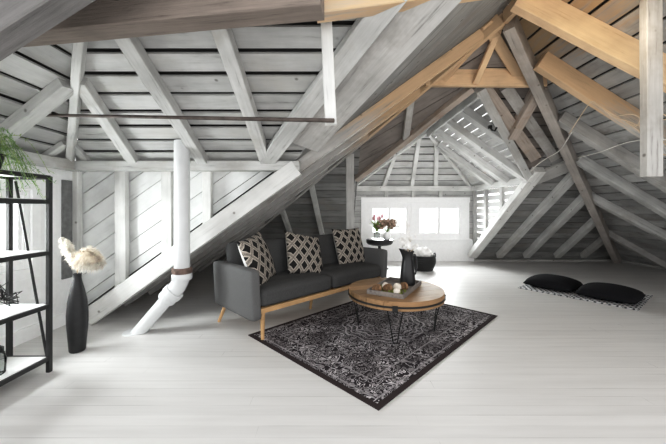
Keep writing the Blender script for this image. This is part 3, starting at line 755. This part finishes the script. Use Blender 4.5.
# planked round top: strips clipped to a circle
R = 0.505; nst = 7
for i in range(nst):
    y0 = -R+2*R*i/nst+0.003; y1 = -R+2*R*(i+1)/nst-0.003
    y0 = max(y0, -R+1e-3); y1 = min(y1, R-1e-3)
    pts = [(math.sqrt(R*R-y*y), y) for y in [y0+(y1-y0)*k/10 for k in range(11)]]
    pts += [(-x, y) for x, y in pts[::-1]]
    bot = [bm.verts.new((x, y, 0.352)) for x, y in pts]; top = [bm.verts.new((x, y, 0.440)) for x, y in pts]
    bm.faces.new(bot[::-1]); bm.faces.new(top)
    for k in range(len(pts)): bm.faces.new((bot[k], bot[(k+1) % len(pts)], top[(k+1) % len(pts)], top[k]))
obj('tabletop', bm, 'table_wood', tab)
bm = bmesh.new(); lathe(bm, [(R+0.001, 0.378), (R+0.009, 0.378), (R+0.009, 0.394), (R+0.001, 0.394)], 64, cap=False)
for k in range(4):
    a = k*PI/2+math.radians(258-20); box(bm, (0, 0, 0), (0.018, 0.05, 0.06), Matrix.Rotation(a, 4, 'Z') @ Matrix.Translation((R+0.004, 0, 0.372)))
obj('rim_band', bm, 'black_metal', tab)
for k in range(4):
    a = k*PI/2+math.radians(258-20)
    bm = bmesh.new(); Mk = Matrix.Rotation(a, 4, 'Z')
    P = [(0.46, -0.075, 0.350), (0.425, -0.045, 0.19), (0.405, -0.022, 0.03), (0.400, -0.012, 0.007), (0.400, 0.012, 0.007), (0.405, 0.022, 0.03), (0.425, 0.045, 0.19), (0.46, 0.075, 0.350)]
    tube(bm, [Mk @ V(p) for p in P], 0.0065, 8)
    box(bm, (0.45, 0, 0.349), (0.08, 0.19, 0.006), Mk)
    obj('hairpin_leg', bm, 'black_metal', tab, smooth=True, sharp=40)
TZ = 0.450
trc = V((0.675, 3.23, TZ)); tra = math.atan2(0.86, 0.51)
tray = thing('tray', 'weathered grey wooden tray on the coffee table holding a pitcher', 'tray', trc, tra)
bm = bmesh.new(); box(bm, (0, 0, 0.008), (0.66, 0.38, 0.016), bev=0.002); obj('tray_base', bm, 'tray_wood', tray)
for sx, sy, n in ((1, 0, 0), (-1, 0, 0), (0, 1, 1), (0, -1, 1)):
    bm = bmesh.new()
    if sx: box(bm, (sx*0.325, 0, 0.028), (0.016, 0.38, 0.036), Matrix.Identity(4), 0.003)
    else: box(bm, (0, sy*0.185, 0.028), (0.64, 0.016, 0.036), Matrix.Identity(4), 0.003)
    obj('tray_side', bm, 'tray_wood', tray)
pz = TZ+0.0165
pit = thing('pitcher', 'tall matte black pitcher standing in the tray', 'pitcher', (0.835, 3.36, pz))
bm = bmesh.new()
lathe(bm, [(0.068, 0), (0.080, 0.008), (0.083, 0.06), (0.074, 0.16), (0.060, 0.26), (0.056, 0.30), (0.062, 0.34), (0.074, 0.375), (0.070, 0.375), (0.056, 0.335), (0.050, 0.30), (0.05, 0.22)], 36)
for v in bm.verts:
    if v.co.z > 0.30 and v.co.x < -0.01:
        f = (v.co.z-0.30)/0.075; v.co.x *= 1+0.35*f; v.co.z += 0.03*f*max(0, -v.co.x/0.1)
obj('pitcher_body', bm, 'black_ceramic', pit, smooth=True, sharp=50)
bm = bmesh.new(); tube(bm, [(0.056, 0, 0.33), (0.082, 0, 0.335), (0.100, 0, 0.28), (0.102, 0, 0.19), (0.088, 0, 0.12), (0.07, 0, 0.11)], 0.010, 8); obj('handle', bm, 'black_ceramic', pit, smooth=True)
# cotton stems in the pitcher
fl = thing('cotton_stems', 'white cotton bolls on thin stems standing in the black pitcher', 'flowers', (0.835, 3.36, pz))
bm = bmesh.new(); tw = bmesh.new()
rnd = random.Random(3)
for k in range(15):
    a = rnd.uniform(0, 2*PI); r = rnd.uniform(0.03, 0.13); h = rnd.uniform(0.41, 0.50)
    p = V((r*math.cos(a)+0.0, r*math.sin(a), h))
    tube(bm, [(0, 0, 0.25), (p.x*0.3, p.y*0.3, 0.36), tuple(p)], 0.0025, 5)
    bb = bmesh.new()
    for q in range(4):
        d = V((rnd.uniform(-1, 1), rnd.uniform(-1, 1), rnd.uniform(-1, 1)))*0.016
        bmesh.ops.create_icosphere(bb, subdivisions=2, radius=0.022, matrix=Matrix.Translation(p+d))
    obj('boll', bb, 'petal_white', fl, smooth=True)
for k in range(16):
    a = rnd.uniform(0, 2*PI); r = rnd.uniform(0.02, 0.16); h = rnd.uniform(0.48, 0.74)
    p = V((r*math.cos(a)-0.02, r*math.sin(a), h)); tube(tw, [(0, 0, 0.25), (p.x*0.35, p.y*0.35, h*0.65), tuple(p)], 0.0016, 4)
    for q in range(7):
        d = V((rnd.uniform(-1, 1), rnd.uniform(-1, 1), rnd.uniform(-1.6, 0.6)))*0.028
        bmesh.ops.create_icosphere(tw, subdivisions=1, radius=0.007, matrix=Matrix.Translation(p+d))
obj('stems', bm, 'dry_stem', fl); obj('sprays', tw, 'petal_white', fl)
# pinecones, stones and moss in the tray
RT = Matrix.Translation(trc) @ Matrix.Rotation(tra, 4, 'Z')
def pinecone(bm, r=0.035):
    for ring in range(7):
        z = -r*0.9+ring*r*0.3; rr_ = r*math.sqrt(max(0.05, 1-(z/(r*1.15))**2))
        n = 9
        for k in range(n):
            a = 2*PI*(k+0.5*(ring % 2))/n
            Mx = Matrix.Translation((rr_*0.75*math.cos(a), rr_*0.75*math.sin(a), z)) @ Matrix.Rotation(a, 4, 'Z') @ Matrix.Rotation(-0.5, 4, 'Y')
            bmesh.ops.create_icosphere(bm, subdivisions=1, radius=r*0.34, matrix=Mx @ Matrix.Diagonal((1.2, 0.8, 0.35, 1)))
    bmesh.ops.create_icosphere(bm, subdivisions=2, radius=r*0.75, matrix=Matrix.Diagonal((1, 1, 1.2, 1)))
for lx, ly, lab in ((-0.20, 0.02, 'brown pinecone in the middle of the tray'), (-0.06, -0.10, 'brown pinecone near the front right side of the tray'), (-0.27, 0.11, 'brown pinecone at the left end of the tray')):
    bm = bmesh.new(); pinecone(bm, 0.042)
    tagp(obj('pinecone', bm, 'pinecone', None, RT @ Matrix.Translation((lx, ly, 0.052)) @ Matrix.Rotation(1.2, 4, 'X')), lab, 'pinecone', 'pinecones in the tray')
for lx, ly, r, lab in ((-0.13, -0.06, 0.042, 'cream stone ball beside the front pinecone'), (-0.12, 0.07, 0.036, 'cream stone ball between pinecone and pitcher'), (-0.26, -0.10, 0.034, 'cream stone ball nearest the front corner of the tray')):
    bm = bmesh.new(); bmesh.ops.create_icosphere(bm, subdivisions=3, radius=r)
    for v in bm.verts: v.co *= 1+0.10*mnoise.noise(v.co*25+V((lx*90, 0, 0)))
    bm2 = bm
    tagp(obj('stone_ball', bm2, 'stone_white', None, RT @ Matrix.Translation((lx, ly, 0.0165+r)), smooth=True), lab, 'stone', 'cream stones in the tray')
bm = bmesh.new()
for k in range(60):
    bmesh.ops.create_icosphere(bm, subdivisions=1, radius=rnd.uniform(0.010, 0.020), matrix=Matrix.Translation((rnd.uniform(-0.30, -0.02), rnd.uniform(-0.15, 0.15), 0.018+rnd.uniform(0, 0.012))))
mo = obj('moss', bm, 'moss', None, RT); tagp(mo, 'olive moss filling the tray between the pinecones', 'moss', kind='stuff')

# ------------------------------------------------------------------ tall vase with pampas grass
vs = thing('floor_vase', 'tall matte black bottle vase on the floor by the left wall', 'vase', (-2.36, 2.77, 0))
bm = bmesh.new(); lathe(bm, [(0.056, 0), (0.062, 0.01), (0.070, 0.12), (0.080, 0.26), (0.081, 0.34), (0.073, 0.46), (0.055, 0.56), (0.038, 0.63), (0.030, 0.67), (0.030, 0.70), (0.034, 0.715), (0.028, 0.715), (0.022, 0.68), (0.02, 0.5)], 36); obj('vase_body', bm, 'vase_black', vs, smooth=True, sharp=60)
pg = thing('pampas_grass', 'fluffy cream and peach pampas plumes in the tall black vase', 'dried grass', (-2.36, 2.77, 0.0))
def plume(path, rad, n, mat, seed):
    r = random.Random(seed); bm = bmesh.new(); path = [V(p) for p in path]
    def P(t):
        f = t*(len(path)-1); i = min(int(f), len(path)-2); return path[i].lerp(path[i+1], f-i)
    for k in range(n):
        t = r.random(); c = P(t); ax = (P(min(1, t+0.05))-P(max(0, t-0.05))).normalized()
        d = V((r.gauss(0, 1), r.gauss(0, 1), r.gauss(0, 1))).normalized(); d = (d+ax*0.55).normalized()
        L = rad*r.uniform(0.55, 1.05)*(math.sin(PI*min(1, 0.12+0.8*t))**0.6)
        w = d.cross(V((r.random(), r.random(), r.random()))).normalized()*0.0035
        m_ = c+d*L*0.6; e = c+d*L+V((0, 0, -0.2*L))
        a, b, c1, d1, e1 = [bm.verts.new(q) for q in (c-w, c+w, m_+w, m_-w, e)]
        bm.faces.new((a, b, c1, d1)); bm.faces.new((d1, c1, e1))
    return obj('plume', bm, mat, pg)
stm = bmesh.new()
for i, (pth, rad, n, m) in enumerate((
    ([(-0.02, 0, 0.80), (-0.08, 0, 0.92), (-0.125, -0.02, 1.04)], 0.07, 1200, 'pampas'),
    ([(-0.01, -0.02, 0.80), (-0.045, -0.02, 0.92), (-0.07, -0.03, 1.02)], 0.06, 1000, 'pampas'),
    ([(0.0, 0.0, 0.80), (0.06, -0.02, 0.88), (0.14, -0.03, 0.90), (0.22, -0.03, 0.86)], 0.105, 2600, 'pampas_dark'),
    ([(0.0, 0.02, 0.78), (0.06, 0.03, 0.82), (0.12, 0.04, 0.82), (0.17, 0.05, 0.80)], 0.115, 2400, 'pampas'),
    ([(0, 0, 0.78), (0.03, 0.04, 0.88), (0.07, 0.06, 0.95)], 0.07, 1100, 'pampas'))):
    plume(pth, rad, n, m, i+5); tube(stm, [(0, 0, 0.60), (0, 0, 0.72)]+pth, 0.0025, 5)
obj('stems', stm, 'dry_stem', pg)

# ------------------------------------------------------------------ shelf unit
sx0, sx1, sy0, sy1 = -2.60, -2.28, 1.15, 2.41
sh = thing('shelf_unit', 'black metal shelf unit with pale shelves at the left edge', 'shelf', ((sx0+sx1)/2, (sy0+sy1)/2, 0))
o0 = V(((sx0+sx1)/2, (sy0+sy1)/2, 0)); ht = 1.57
for x in (sx0, sx1):
    for y in (sy0, sy1):
        bm = bmesh.new(); box(bm, V((x, y, ht/2))-o0, (0.030, 0.030, ht), bev=0.003); obj('post', bm, 'grey_metal', sh)
for z in (0.11, 0.53, 0.955, 1.365, 1.56):
    bm = bmesh.new(); box(bm, V(((sx0+sx1)/2, (sy0+sy1)/2, z+0.012))-o0, (sx1-sx0-0.01, sy1-sy0-0.04, 0.018), bev=0.002); obj('shelf_board', bm, 'shelf_top', sh)
    bm = bmesh.new()
    for x in (sx0, sx1): box(bm, V((x, (sy0+sy1)/2, z))-o0, (0.022, sy1-sy0, 0.032))
    for y in (sy0, sy1): box(bm, V(((sx0+sx1)/2, y, z))-o0, (sx1-sx0, 0.022, 0.032))
    obj('shelf_rail', bm, 'grey_metal', sh)
for y in (sy0, sy1):
    bm = bmesh.new(); tube(bm, [V((sx0+0.05, y, 1.53))-o0, V((sx1-0.02, y, 0.13))-o0], 0.009, 8); obj('brace', bm, 'grey_metal', sh)
# fern
fx, fy, fz = -2.44, 2.12, 1.581
pot = thing('potted_fern', 'feathery green fern on top of the black shelf unit', 'plant', (fx, fy, fz))
bm = bmesh.new(); lathe(bm, [(0.055, 0), (0.06, 0.005), (0.085, 0.11), (0.09, 0.115), (0.085, 0.12), (0.078, 0.10), (0.07, 0.09)], 28); obj('pot', bm, 'vase_black', pot, smooth=True, sharp=50)
rnd = random.Random(11)
for m, cnt in (('leaf', 70), ('leaf_light', 45)):
    bm = bmesh.new()
    for k in range(cnt):
        a = rnd.uniform(0, 2*PI); L = rnd.uniform(0.18, 0.36); up = rnd.uniform(0.02, 0.20); dr = rnd.uniform(0.05, 0.30)
        prev = None; side = V((-math.sin(a), math.cos(a), 0))
        P = [V((math.cos(a)*L*t, math.sin(a)*L*t, 0.10+up*math.sin(PI*min(1, t*1.1))*1.2 - dr*t*t)) for t in [i/11 for i in range(12)]]
        tube(bm, P, 0.0013, 4, False)
        for i in range(2, 12):
            for q in range(5):
                d = (side*rnd.choice((-1, 1))*rnd.uniform(0.5, 1) + V((0, 0, rnd.uniform(-0.8, 0.5))) + V((math.cos(a), math.sin(a), 0))*rnd.uniform(0.1, 0.8)).normalized()
                l = rnd.uniform(0.018, 0.045); c = P[i]; w = d.cross(V((0.3, 0.2, 1))).normalized()*0.0022
                bm.faces.new([bm.verts.new(z) for z in (c, c+d*l*0.5+w, c+d*l, c+d*l*0.5-w)])
    obj('fronds', bm, m, pot)
# wire ornament
wc = V((-2.46, 2.24, 0.552))
bm = bmesh.new(); rnd = random.Random(5); prv = None
for k in range(26):
    d = V((rnd.gauss(0, 1), rnd.gauss(0, 1), rnd.gauss(0, 0.8))).normalized(); L = rnd.uniform(0.07, 0.125)
    e = V((0, 0, 0.09))+d*L; e.z = max(0.004, e.z)
    tube(bm, [(0, 0, 0.09), e], 0.0035, 5)
    if prv is not None and k % 2: tube(bm, [prv, e], 0.003, 5)
    prv = e
tagp(obj('wire_ornament', bm, 'black_metal', None, Matrix.Translation(wc)), 'spiky black wire sculpture on the second shelf from the bottom', 'ornament')
# jar
jar = thing('glass_jar', 'smoky glass jar with dark lid ring on the bottom shelf', 'jar', (-2.40, 2.12, 0.132))
bm = bmesh.new(); lathe(bm, [(0.055, 0), (0.062, 0.01), (0.066, 0.10), (0.055, 0.15), (0.045, 0.16)], 28); obj('jar_body', bm, 'jar_glass', jar, smooth=True)
bm = bmesh.new(); lathe(bm, [(0.05, 0.158), (0.052, 0.16), (0.052, 0.185), (0.01, 0.19)], 28); obj('lid', bm, 'black_metal', jar, smooth=True, sharp=40)
bm = bmesh.new(); tube(bm, [(0.06*math.cos(t), 0, 0.16+0.07*math.sin(t)) for t in [PI*i/12 for i in range(13)]], 0.005, 6); obj('handle', bm, 'black_metal', jar, smooth=True)

# ------------------------------------------------------------------ far corner: stand with flowers, basket
sd = thing('plant_stand', 'small round black pedestal table by the far windows', 'table', (1.00, 6.45, 0))
bm = bmesh.new(); lathe(bm, [(0.02, 0.54), (0.18, 0.545), (0.25, 0.565), (0.28, 0.60), (0.285, 0.645), (0.285, 0.665), (0.27, 0.672)], 40); obj('tabletop', bm, 'black_ceramic', sd, smooth=True, sharp=40)
bm = bmesh.new(); lathe(bm, [(0.045, 0.02), (0.05, 0.08), (0.03, 0.14), (0.028, 0.36), (0.045, 0.45), (0.03, 0.50), (0.05, 0.55)], 24); obj('column', bm, 'black_ceramic', sd, smooth=True)
for k in range(3):
    a = 2*PI*k/3+0.4; bm = bmesh.new(); tube(bm, [(0.03*math.cos(a), 0.03*math.sin(a), 0.10), (0.14*math.cos(a), 0.14*math.sin(a), 0.06), (0.22*math.cos(a), 0.22*math.sin(a), 0.014)], [0.022, 0.018, 0.013], 10); obj('foot', bm, 'black_ceramic', sd, smooth=True)
def bouquet(name, lab, base, vprof, vmat, nst, spread, hgt, head, hm, lm, nleaf, seed, hr):
    t = thing(name, lab, 'flowers', base)
    bm = bmesh.new(); lathe(bm, vprof, 24); obj('vase', bm, vmat, t, smooth=True, sharp=50)
    r = random.Random(seed); st = bmesh.new(); lf = bmesh.new(); z0 = vprof[-1][1]
    for k in range(nst):
        a = 2*PI*k/nst+r.uniform(-.3, .3); s = spread*r.uniform(0.3, 1); h = hgt*r.uniform(0.75, 1.05)
        p = V((s*math.cos(a), s*math.sin(a), z0+h)); tube(st, [(0, 0, z0*0.6), (p.x*0.3, p.y*0.3, z0+h*0.5), tuple(p)], 0.004, 5)
        hd = bmesh.new()
        if head == 'tulip':
            bmesh.ops.create_icosphere(hd, subdivisions=2, radius=hr, matrix=Matrix.Translation(p) @ Matrix.Diagonal((0.75, 0.75, 1.2, 1)))
        else:
            for q in range(26):
                d = V((r.gauss(0, 1), r.gauss(0, 1), r.gauss(0, 1))).normalized()*hr
                bmesh.ops.create_icosphere(hd, subdivisions=1, radius=hr*0.35, matrix=Matrix.Translation(p+d))
        obj('bloom', hd, hm, t, smooth=True)
    for k in range(nleaf):
        a = r.uniform(0, 2*PI); L = hgt*r.uniform(0.6, 1.1); w = 0.022
        d = V((math.cos(a), math.sin(a), 0)); sd_ = V((-math.sin(a), math.cos(a), 0))
        P = [V((0, 0, z0*0.9))+d*(spread*1.1*t_*t_+0.01)+V((0, 0, L*t_*(1-0.25*t_))) for t_ in (0, .35, .7, 1)]
        ws = (0.4, 1, 0.8, 0.05)
        rows = [(lf.verts.new(p+sd_*w*q), lf.verts.new(p-sd_*w*q)) for p, q in zip(P, ws)]
        for A, B in zip(rows, rows[1:]): lf.faces.new((A[0], A[1], B[1], B[0]))
    obj('stems', st, 'stem', t)
    if nleaf: obj('leaves', lf, lm, t)
    else: lf.free()
bouquet('tulip_bouquet', 'pink tulips with green leaves on the black stand left of the brown bouquet', (0.94, 6.42, 0.672), [(0.05, 0), (0.06, 0.01), (0.065, 0.12), (0.05, 0.17)], 'jar_glass', 8, 0.16, 0.33, 'tulip', 'petal_pink', 'leaf_light', 34, 4, 0.036)
bouquet('hydrangea_bouquet', 'brown dried hydrangeas in a white vase on the black stand', (1.14, 6.36, 0.672), [(0.05, 0), (0.07, 0.02), (0.085, 0.08), (0.06, 0.14), (0.05, 0.16)], 'white_paint', 7, 0.17, 0.20, 'mop', 'petal_brown', 'leaf', 4, 9, 0.075)
bk = thing('basket', 'round black woven basket on the floor below the far windows', 'basket', (1.96, 6.50, 0))
bm = bmesh.new()
nb = 40
prof = [(0.19, 0.0)]+[(0.19+0.065*math.sin(PI*0.75*i/14)+0.006*(i % 2), 0.01+0.31*i/14) for i in range(15)]+[(0.225, 0.32), (0.215, 0.26), (0.19, 0.05)]
lathe(bm, prof, nb); obj('basket_body', bm, 'wicker_black', bk)
for a0 in (0, PI):
    bm = bmesh.new()
    tube(bm, [(0.245*math.cos(a0+t*0.35), 0.245*math.sin(a0+t*0.35), 0.30+0.07*math.cos(t*PI/2)) for t in [-1+i/5 for i in range(11)]], 0.012, 8)
    obj('handle', bm, 'wicker_black', bk, smooth=True)
bm = bmesh.new(); bmesh.ops.create_icosphere(bm, subdivisions=4, radius=0.19, matrix=Matrix.Diagonal((1, 1, 0.68, 1)))
for v in bm.verts:
    k = mnoise.noise(v.co*14)*0.045+mnoise.noise(v.co*30)*0.02; v.co += v.co.normalized()*k
tagp(obj('throw_blanket', bm, 'white_cloth', None, Matrix.Translation((1.95, 6.50, 0.36)), smooth=True), 'crumpled white throw blanket heaped in the black basket', 'blanket')

# ------------------------------------------------------------------ mat and floor cushions
m0, m1, m2 = V((3.08, 5.0, 0)), V((3.93, 3.86, 0)), V((4.86, 4.55, 0))
u = (m1-m0); v = u.normalized(); wv = V((-v.y, v.x, 0)); wd = 1.12
mc = m0+u*0.5+wv*wd*0.5
bm = bmesh.new(); box(bm, (0, 0, 0.006), (u.length, wd, 0.012), bev=0.003)
Mm = Matrix.Translation(mc) @ Matrix.Rotation(math.atan2(v.y, v.x), 4, 'Z')
tagp(obj('floor_mat', bm, 'maze_weave', None, Mm), 'black and white geometric woven mat on the right side of the floor', 'mat')
def floor_cushion(lab, c, w, l, t, rz):
    bm = pillow_bm(1.0, t, 22, 0.36, -0.02)
    for vv_ in bm.verts:
        x, y, z = vv_.co; vv_.co = (x*w, z*l, y + t*0.30*(1-(2*x)**6)*(1-(2*z)**6) if y < 0 else y)
    lo = min(q.co.z for q in bm.verts)
    o = obj('floor_cushion', bm, 'black_cloth', None, Matrix.Translation(V(c)+V((0, 0, 0.012-lo))) @ Matrix.Rotation(rz, 4, 'Z'), smooth=True)
    tagp(o, lab, 'cushion', 'black floor cushions on the mat')
rzm = math.atan2(v.y, v.x)
floor_cushion('plain black floor cushion on the left part of the mat', (3.68, 5.02, 0), 0.66, 0.66, 0.28, rzm)
floor_cushion('plain black floor cushion on the right part of the mat', (4.07, 4.41, 0), 0.66, 0.66, 0.28, rzm)

# ------------------------------------------------------------------ light
w = bpy.data.worlds.new('world'); S.world = w; w.use_nodes = True
nt = w.node_tree; bg = nt.nodes['Background']
tc = N(nt, 'ShaderNodeTexCoord'); sp = N(nt, 'ShaderNodeSeparateXYZ'); nt.links.new(tc.outputs['Generated'], sp.inputs[0])
r = ramp(nt, sp.outputs[2], [(0.0, (0.80, 0.80, 0.80)), (0.5, (0.98, 0.99, 1.0))]); nt.links.new(r.outputs[0], bg.inputs[0])
bg.inputs['Strength'].default_value = 2.2
def area(name, loc, rot, sx, sy, power, col=(1, 1, 1)):
    l = bpy.data.lights.new(name, 'AREA'); l.shape = 'RECTANGLE'; l.size = sx; l.size_y = sy; l.energy = power; l.color = col
    o = bpy.data.objects.new(name, l); COL.objects.link(o); o.location = loc; o.rotation_euler = rot; return o
area('left_window_light', (LW-0.35, 2.5, 1.25), (0, math.radians(-80), 0), 0.9, 1.1, 170)
area('far_window_light', (2.0, WY+0.5, 1.25), (math.radians(-80), 0, 0), 2.4, 0.9, 300)
area('dormer_fill_light', (2.0, 4.9, 1.55), (math.radians(88), 0, 0), 1.4, 0.3, 16)  # added fill facing the window wall to brighten it, no fixture hangs here
lb = bpy.data.lights.new('peak_fill_light', 'POINT'); lb.energy = 9; lb.shadow_soft_size = 0.12; lb.color = (1.0, 0.8, 0.55)  # added warm fill for the orange timbers near the peak, no real lamp
ob = bpy.data.objects.new('peak_fill_light', lb); COL.objects.link(ob); ob.location = (2.3, 2.3, 2.75)
S.view_settings.view_transform = 'Standard'; S.view_settings.exposure = 0.0
S.cycles.max_bounces = 8; S.cycles.diffuse_bounces = 5; S.cycles.transparent_max_bounces = 12

cv = S.view_settings; cv.use_curve_mapping = True
c0 = cv.curve_mapping.curves[3]
c0.points.new(0.06, 0.042); c0.points.new(0.22, 0.185); c0.points.new(0.6, 0.62)
cv.curve_mapping.update()
